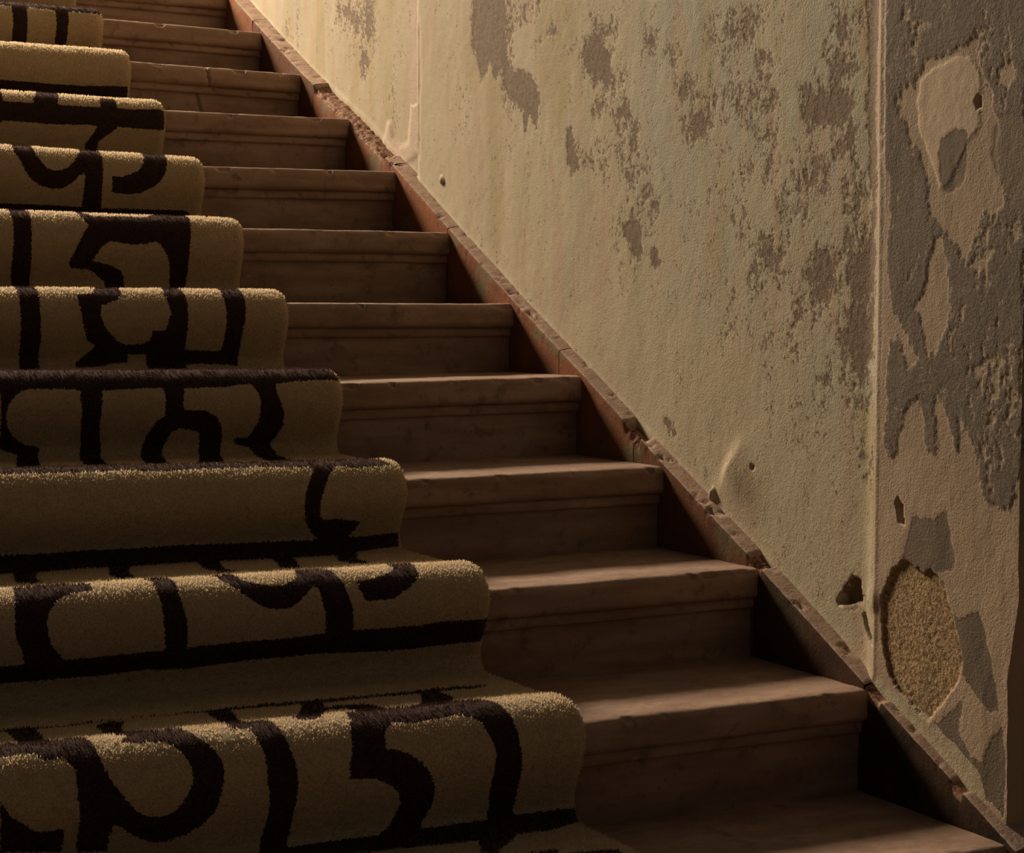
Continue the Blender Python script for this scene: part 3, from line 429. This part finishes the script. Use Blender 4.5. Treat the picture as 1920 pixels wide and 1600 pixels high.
# ------------------------------------------------------------------ setting
def wall_x(y):
    y = np.asarray(y, float)
    return .047 - .013 * smooth(2.195, 2.178, y) - .011 * smooth(.395, .340, y) ** 1.6
def build_wall():
    cy, cx = camera.location.y, camera.location.x
    ys = [.004]
    while ys[-1] < 4.2:                                        # column spacing grows with distance
        y = ys[-1]; d = y - cy; w = -cx
        depth = w * math.sin(YAW) + d * math.cos(YAW)
        dpx = FOCAL_PX * (w * 1.0) / depth ** 2
        ys.append(y + 2.2 / dpx)
    ys += [4.5, 4.9, 5.6, 6.66]
    ys = np.array(ys)
    vs_ = np.concatenate([[-.42, -.03, -.012], np.arange(0, 1.26, .0028), np.linspace(1.27, 1.5, 14), [1.8, 2.4, 3.4, 5.2]])
    Y, V = np.meshgrid(ys, vs_, indexing='ij')
    Z = slope_line(Y) + V
    X = wall_x(Y)
    S = WALL_SHAPES
    ragged = .62 * fbm(Y * 95, Z * 58, 5, 7, .8) + .38 * fbm(Y * 34, Z * 16, 3, 8) - .5
    raw = {k: union_sdf(Y, Z, S[k], .05) for k in ('peel', 'pink', 'dark', 'bare', 'filler', 'grey', 'rough', 'hole')}
    rag = dict(peel=.060, pink=.010, dark=.040, bare=.040, filler=.016, grey=.022, rough=.020, hole=.008)
    f = {k: raw[k] + rag[k] * ragged for k in raw}
    f['dark'] = np.minimum(f['dark'], -f['bare'])
    fl = np.zeros(Y.shape); sh = np.zeros(Y.shape)
    for arr, lst in ((fl, FLAKING), (sh, SHOW_THROUGH)):
        for (a, b, ra, rb, w) in lst:
            arr[:] = np.maximum(arr, w * np.exp(-(((Y - a) / ra) ** 2 + ((Z - b) / rb) ** 2) * .9))
    def uniform(n): return 1 / (1 + np.exp(-(n - .5) / .058))
    warp = .02 * (fbm(Y * 25, Z * 18, 2, 51) - .5)
    q1 = uniform(.66 * fbm((Y + warp) * 95, Z * 58, 5, 53, .78) + .34 * fbm(Y * 26, Z * 13 + warp * 9, 3, 57))
    q2 = uniform(.60 * fbm((Y + warp) * 95, Z * 58, 5, 73, .75) + .40 * fbm(Y * 22, Z * 13 + warp * 9, 3, 77))
    flake = (q1 + np.clip(fl, 0, .9) * 1.15 - 1.13) * .012
    f['peel'] = np.maximum(f['peel'], flake)
    f['dark'] = np.minimum(f['dark'], (1.0 - q2 - sh) * .012 + .0004)
    pil = (.3415 - Y) + .002 * (fbm(Z * 60, Y * 0 + 3, 3) - .5)
    f['peel'] = np.where(pil > 0, -.05, f['peel'])
    grain = fbm(Y * 230, Z * 230, 2, 21)
    # relief: waviness of old plaster, lumps, sunken patches
    lvl = lambda k, w=.0014: smooth(-w, w, f[k])
    X = X + .006 * (fbm(Y * 2.2, Z * 2.2, 3, 5) - .5) + .0025 * (fbm(Y * 14, Z * 9, 3, 9) - .5) + .0008 * (fbm(Y * 95, Z * 80, 3, 2) - .5)
    X = X + .0045 * smooth(-.001, .002, f['rough']) + (.0022 * (grain - .5)) * smooth(0, .006, f['rough'])
    X = X + .014 * smooth(-.0015, .003, f['hole'])
    X = X + .0009 * lvl('peel') * (pil < 0) + .0010 * (fbm(Y * 150, Z * 120, 2, 23) - .5) * lvl('peel')
    X = X - .0014 * lvl('dark') * (pil > 0) + .0006 * lvl('grey', .002) * (pil > 0) - .0009 * lvl('filler', .004)
    X = X - .0035 * smooth(0, .02, raw['pink']) * (Y > 1.5) * (Z < 1.25)
    # crack down the joint of the two wall sections
    X = X + .007 * fbm(Z * 9, Z * 0, 3, 66) * np.exp(-((Y - 2.168 - .030 * (fbm(Z * 12, Z * 0, 4) - .5)) / .006) ** 2)
    # blister and curled flakes near the skirting
    u = (Y - .775) * .78 + (Z - .475) * .62; v = -(Y - .775) * .62 + (Z - .475) * .78      # ridge runs up and away from the skirting
    X = X - .013 * np.exp(-(np.abs(v) / .045) ** 1.6) * np.exp(-np.where(u > 0, (u / .020) ** 2, (u / .075) ** 2)) 
    for (yb, zb, ra, rb, hgt) in ((2.03, 1.058, .008, .010, .007), (.836, .425, .006, .012, .010), (.352, .30, .02, .02, .003)):
        X = X - hgt * np.exp(-(((Y - yb) / ra) ** 2 + ((Z - zb) / rb) ** 2) ** 2)
    # rounded arris of the pilaster, plaster fillet above the skirting
    X = X - .0012 * np.exp(-((Y - .341) / .004) ** 2)
    X = X - .004 * np.exp(-(np.clip(V, 0, 1) / .007) ** 2) * (.7 + .5 * fbm(Y * 30, Y * 0, 2, 4))
    strip = .014 + .024 * smooth(.33, .18, Y) * 1.0 - .05 * smooth(.09, .05, Y) - V + .008 * (fbm(Y * 40, Y * 0, 3, 8) - .5)
    strip = np.clip(strip, -.05, .05); strip[Y > .335] = -.05
    # broken vertical end of the wall: edge moves in and out
    chip = .022 * smooth(.36, .22, Z[0]) * (.7 + .5 * fbm(Z[0] * 9, Z[0] * 0, 3, 6)) + .008 * (fbm(Z[0] * 25, Z[0] * 0, 3, 3) - .5)
    sh_y = np.exp(-(ys - ys[0]) / .03)
    Y = Y + sh_y[:, None] * chip[None, :]
    ends = np.zeros(Y.shape)
    # return of the wall at its end, running away from the stairs
    k = 8; ret = np.linspace(0, 1, k + 1) ** 1.8 * 3.0; ret = ret[1:][::-1]
    RX = X[0][None, :] + ret[:, None]; RY = np.repeat(Y[0][None, :], k, 0) + .006 * (fbm(ret[:, None] * 30, Z[0][None, :] * 20, 3) - .5); RZ = np.repeat(Z[0][None, :], k, 0)
    allX = np.concatenate([RX, X]); allY = np.concatenate([RY, Y]); allZ = np.concatenate([RZ, Z])
    pad = lambda a, val: np.concatenate([np.full((k, a.shape[1]), val), a])
    at = {n: pad(f[n], -.05) for n in ('peel', 'pink', 'dark', 'filler', 'grey', 'rough')}
    at = {n: v / .0016 for n, v in at.items()}; strip = strip / .0016
    at['tone'] = pad(fbm(Y * 3.2, Z * 1.3, 4, 81) * .6 + .3 * fbm(Y * 16, Z * 9, 3, 82) - .05 + .16 * smooth(1.9, .6, Y) * smooth(.35, .75, Z - .487 * Y + .2), .5); at['streak'] = pad(fbm(Y * 30, Z * 5, 4, 83, .7), .5); at['stain'] = pad(fbm(Y * 8, Z * 2.6, 3, 84), .5)
    at['grain'] = pad(grain, .5); at['coarse'] = pad(.35 + .75 * smooth(2.0, .5, Y) - .6 * smooth(-.002, .004, f['filler']), 1.)
    at['pilaster'] = pad(pil, .3); at['strip'] = pad(strip, -.05); at['ends'] = pad(ends, 1.0)
    o = mesh_obj('wall_right', np.stack([allX, allY, allZ], -1), grid_faces(*allX.shape, flip=True), WALLMAT, attrs=at)
    tag(o, 'stair wall with flaking sage paint and a dark peeling pilaster', kind='structure')
    return o
build_wall()

def build_skirting():
    root = tag(empty('baseboard_right'), 'sloping terracotta stone skirting along the stair wall', kind='structure')
    joints = [-.02, .338, .652, 1.072, 1.378, 1.93, 2.26, 2.80, 3.30, 3.95, 4.9]
    for i in range(len(joints) - 1):
        a, b = joints[i] + .0012, joints[i + 1] - .0012
        n = max(8, int((b - a) / .004)); ys = np.linspace(a, b, n)
        # cross-section: from deep on the face, up to the arris, over the top to the wall
        prof = [(0, -.34), (0, -.27), (0, -.2), (0, -.15), (0, -.11), (0, -.08), (0, -.055), (0, -.035), (0, -.02), (0, -.012), (.0, -.006), (.0012, -.002), (.004, 0.), (.010, .001), (.016, .002), (.022, .003), (.030, .004), (.060, .006)]
        px = np.array([p[0] for p in prof]); pz = np.array([p[1] for p in prof])
        Y = np.repeat(ys[:, None], len(prof), 1); X = np.repeat(px[None], n, 0); Zr = slope_line(ys)[:, None] + pz[None]
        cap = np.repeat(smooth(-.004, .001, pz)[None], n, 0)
        topw = smooth(-.03, -.002, pz)[None]
        ch = np.clip(fbm(Y * 40 + X * 35, X * 60 + i, 3, 11) - .66, 0, 1) * .035 * topw
        broken = np.zeros_like(Y)
        for (ca, cb, dep) in ((1.055, 1.105, .014), (.640, .672, .009), (2.31, 2.79, .012), (.30, .335, .006), (.10, .12, .004)):
            wv = smooth(ca - .008, ca + .004, ys) * smooth(cb + .008, cb - .004, ys)
            g = wv[:, None] * topw
            ch = ch + dep * g * (.55 + .9 * fbm(Y * 70, X * 260, 3, 13))
            broken = np.maximum(broken, g)
        Zr = Zr - ch; X = X + ch * .45
        X = X + .0016 * (fbm(Y * 18, Zr * 18, 3, 3) - .5) + .0009 * (fbm(Y * 90, Zr * 90, 2, 6) - .5) + .0008
        v = np.stack([X, Y, Zr], -1); f = grid_faces(n, len(prof), flip=False)
        o = mesh_obj('stone_slab', v, f, SKIRT, root, {'cap': cap, 'broken': broken, 'face_dark': np.full(Y.shape, (1., .9, .55, .15, .1, .05, .15, .6, .1, .1)[i])})  # per-slab darkening of the face colour, strongest on the lowest slabs
    return root
build_skirting()

# flight of stone steps
def build_steps():
    root = tag(empty('staircase', (0, 0, 0)), 'flight of worn reddish stone steps with moulded nosings', 'staircase')
    xs = np.concatenate([np.linspace(-2.25, -.66, 24), np.arange(-.64, -.0035, .0036), [0., .004]])
    for n, (Yn, Zn) in enumerate(NOSE):
        k = STEP_TILT[n]
        zx = Zn + k * np.maximum(xs, -.52)
        if n > 0: Zp = NOSE[n - 1][1] + STEP_TILT[n - 1] * np.maximum(xs, -.52)
        else: Zp = np.full(xs.shape, FLOOR_Z)
        nxt = (NOSE[n + 1][0] - Yn) if n < 12 else 1.4
        # tread
        prof = [(nxt + .05, 0), (nxt + .02, 0)] + [(y, 0) for y in np.linspace(nxt - .01, .04, 14)] + [(.034, 0), (.026, -.0001), (.020, -.0004)]
        prof += [(.014 - .014 * math.sin(t), -.0135 + .013 * math.cos(t)) for t in np.linspace(0.1, math.pi / 2, 8)]
        prof += [(0, z) for z in (-.019, -.024, -.029, -.034, -.038)]
        prof += [(.013 - .013 * math.cos(t), -.040 - .012 * math.sin(t)) for t in np.linspace(.2, math.pi / 2, 6)] + [(.030, -.052)]
        py = np.array([p[0] for p in prof]); pz = np.array([p[1] for p in prof])
        X = np.repeat(xs[:, None], len(py), 1); Y = Yn + np.repeat(py[None], len(xs), 0); Z = zx[:, None] + pz[None]
        front = smooth(.03, .004, py)[None]; arris = np.exp(-((py - .003) ** 2 + (pz + .003) ** 2) / .0075 ** 2)[None]; top = (pz > -.001)[None]
        Y = Y + front * (.0030 * (fbm(X * 6, pz[None] * 30 + n * 9, 3, n) - .5) + .0014 * (fbm(X * 60, pz[None] * 60 + n * 3, 3, n + 4) - .5))
        Z = Z + .0035 * (fbm(X * 5, n * 7.7 + 0 * X, 3, n) - .5) + .0016 * (fbm(X * 40, Y * 40, 3, n + 2) - .5) * top
        dep = np.clip(fbm(xs * 34, xs * 0 + n * 3.3, 3, 31) - .70, 0, 1) * .05
        for (cn, cxx) in CHIPS:
            if cn == n:
                wdt = .006 + .012 * random.random(); dep = dep + (.004 + .006 * random.random()) * np.exp(-((xs - cxx) / wdt) ** 4) * (.6 + .8 * fbm(xs * 200, xs * 0, 2, n))
        Y = Y + arris * dep[:, None] * .8; Z = Z - arris * dep[:, None] * .8
        if n == 9:                                            # the cracked step
            g = np.exp(-((X + .262 + (pz[None] * .15) + .004 * (fbm(pz[None] * 200 + 0 * X, X * 0, 2) - .5)) / .0032) ** 2)
            Y = Y + g * .009 * front; Z = Z - g * .006 * arris
        st = mesh_obj('step', np.stack([X, Y, Z], -1), grid_faces(*X.shape, flip=False), STONE, root)
        # moulding below the nosing
        prof = [(.034, -.0480), (.016, -.0490), (.0135, -.0535), (.0130, -.058), (.0130, -.062), (.0132, -.066), (.0150, -.0695), (.019, -.0712), (.034, -.0715)]
        py = np.array([p[0] for p in prof]); pz = np.array([p[1] for p in prof])
        X = np.repeat(xs[:, None], len(py), 1); Y = Yn + np.repeat(py[None], len(xs), 0) + .0022 * (fbm(X * 7, X * 0 + n, 3, 8) - .5); Z = zx[:, None] + pz[None] + .0022 * (fbm(X * 9, X * 0 + n * 2, 3, 5) - .5)
        Y = Y + np.clip(fbm(X * 50, pz[None] * 50 + n, 3, 17) - .66, 0, 1) * .03
        mesh_obj('moulding', np.stack([X, Y, Z], -1), grid_faces(*X.shape, flip=False), STONE, st)
        # riser
        rows = np.linspace(0, 1, 14)
        X = np.repeat(xs[:, None], 14, 1); zt = zx - .0705; zb = Zp - .006
        Z = zt[:, None] + (zb - zt)[:, None] * rows[None]
        Y = Yn + .0225 + .003 * (fbm(X * 6, Z * 12, 3, n + 20) - .5) + .0022 * np.clip(fbm(X * 30, Z * 45, 4, n + 9) - .5, 0, 1) * 2 + 0 * X
        if n == 9: Y = Y + .008 * np.exp(-((X + .285 + .25 * (Z - zt[:, None])) / .004) ** 2)
        mesh_obj('riser', np.stack([X, Y, Z], -1), grid_faces(*X.shape, flip=False), RISER, st)
    return root
build_steps()
tag(box('floor', (-4, -4.5, FLOOR_Z - .1), (3.6, .002, FLOOR_Z - .0005), FLOORM), 'dusty stone floor at the foot of the stairs', kind='structure')

# end wall of the stairwell with the high window the daylight comes through (above the frame)
def build_end_wall():
    y0, y1 = 6.66, 6.86; x0, x1, z0, z1 = -3.0, .6, 1.8, 7.4
    a, b, c, d = WIN.x - .78, WIN.x + .78, WIN.z - .85, WIN.z + .85
    root = tag(empty('wall_back', (0, y0, z0)), 'end wall of the stairwell around the high window', kind='structure')
    for lo, hi in (((x0, y0, z0), (a, y1, z1)), ((b, y0, z0), (x1, y1, z1)), ((a, y0, z0), (b, y1, c)), ((a, y0, d), (b, y1, z1))):
        o = box('wall_section', lo, hi, PLASTER); o.parent = root; o.matrix_parent_inverse = Matrix.Translation((0, -y0, -z0))
    win = tag(empty('window_1', (WIN.x, y0, c)), 'tall timber window lighting the stairwell', kind='structure')
    inv = Matrix.Translation((-WIN.x, -y0, -c))
    for lo, hi in (((a, y0 + .02, c), (a + .06, y0 + .09, d)), ((b - .06, y0 + .02, c), (b, y0 + .09, d)), ((a + .06, y0 + .02, c), (b - .06, y0 + .09, c + .06)), ((a + .06, y0 + .02, d - .06), (b - .06, y0 + .09, d))):
        o = box('frame', lo, hi, TIMBER); o.parent = win; o.matrix_parent_inverse = inv
    o = box('pane', (a + .06, y0 + .05, c + .06), (b - .06, y0 + .055, d - .06), GLASS); o.parent = win; o.matrix_parent_inverse = inv
build_end_wall()

# ------------------------------------------------------------------ carpet runner
def build_runner():
    W = 1.15
    us = np.concatenate([np.linspace(0, .03, 11)[:-1], np.arange(.03, W - .03, .005), np.linspace(W - .03, W, 9)])
    G, s, nrm = runner_grid(us)
    U = np.repeat(us[None], len(s), 0); S = np.repeat(s[:, None], len(us), 1)
    ink = union_sdf(U, S, GLYPHS, .02)
    lump = .0030 * (fbm(U * 9, S * 9, 3, 41) - .5) + .0014 * (fbm(U * 60, S * 60, 2, 43) - .5)
    G = G + nrm * lump[..., None] - nrm * .0015
    # close the sides down to the backing
    def skirt(i):
        e = G[:, i]; return e - nrm[:, i] * .004
    V = np.concatenate([skirt(0)[:, None], G, skirt(-1)[:, None]], 1)
    inkv = np.concatenate([ink[:, :1], ink, ink[:, -1:]], 1)
    run = mesh_obj('carpet_runner', V, grid_faces(V.shape[0], V.shape[1], flip=False), CARPET, attrs={'ink': inkv})
    tag(run, 'beige stair carpet runner with bold dark brown Devanagari lettering', 'carpet')
    # bound edge along the pile
    e = G[:, 0] - nrm[:, 0] * .001; r = .0024; m = 6
    ring = np.stack([e + nrm[:, 0] * r * math.cos(t) + np.array([1, 0, 0]) * r * math.sin(t) for t in np.linspace(0, 2 * math.pi, m, endpoint=False)], 1)
    ring = np.concatenate([ring, ring[:, :1]], 1)
    mesh_obj('edge_binding', ring, grid_faces(ring.shape[0], m + 1), BIND, run)
    return run, us, s, G, nrm, ink
RUN = build_runner()
def build_pile(count=330000):
    run, us, s, G, nrm, ink = RUN
    W = us.max(); rng = np.random.default_rng(7)
    u = rng.random(count) * 1.02; sv = rng.random(count) * 5.75          # the stretch of runner that can be seen
    fi = np.interp(sv, s, np.arange(len(s))); fj = np.interp(u, us, np.arange(len(us)))
    i0 = np.minimum(fi.astype(int), len(s) - 2); j0 = np.minimum(fj.astype(int), len(us) - 2); a = (fi - i0)[:, None]; b = (fj - j0)[:, None]
    bil = lambda A: (A[i0, j0] * (1 - a) + A[i0 + 1, j0] * a) * (1 - b) + (A[i0, j0 + 1] * (1 - a) + A[i0 + 1, j0 + 1] * a) * b
    root = bil(G); nn = bil(nrm)
    # outward tilt at the rounded edge
    e = np.clip(1 - u / .022, 0, 1)[:, None]; nn = nn + np.array([1.0, 0, 0]) * e * 1.6; nn /= np.linalg.norm(nn, axis=1)[:, None]
    clump = np.stack([fbm(u * 90, sv * 90, 2, 61) - .5, fbm(u * 90, sv * 90, 2, 67) - .5, fbm(u * 90, sv * 90, 2, 71) - .5], 1)
    d = nn + clump * .7 + rng.normal(0, .16, (count, 3)); d /= np.linalg.norm(d, axis=1)[:, None]
    L = (.0034 + .0014 * rng.random(count))[:, None]
    p0 = root - nn * .001; p1 = p0 + d * L * .55; p2 = p1 + (d + rng.normal(0, .2, (count, 3))) * L * .5
    k = bil(ink[..., None])[:, 0] + rng.normal(0, .0011, count)
    hc = bpy.data.hair_curves.new('pile'); hc.add_curves([3] * count)
    pts = np.stack([p0, p1, p2], 1).astype(np.float32)
    hc.attributes['position'].data.foreach_set('vector', pts.ravel())
    rad = hc.attributes.get('radius') or hc.attributes.new('radius', 'FLOAT', 'POINT')
    rad.data.foreach_set('value', np.tile(np.array([.0005, .0005, .00025], np.float32), count))
    at = hc.attributes.new('ink', 'FLOAT', 'CURVE'); at.data.foreach_set('value', (k > 0).astype(np.float32))
    at = hc.attributes.new('shade', 'FLOAT', 'CURVE'); at.data.foreach_set('value', np.clip(.25 + .5 * rng.random(count) + 1.2 * clump[:, 0], 0, 1).astype(np.float32))
    hc.materials.append(PILEM)
    o = bpy.data.objects.new('pile', hc); col.objects.link(o); o.parent = run; o['kind'] = 'stuff'
    return o
build_pile()
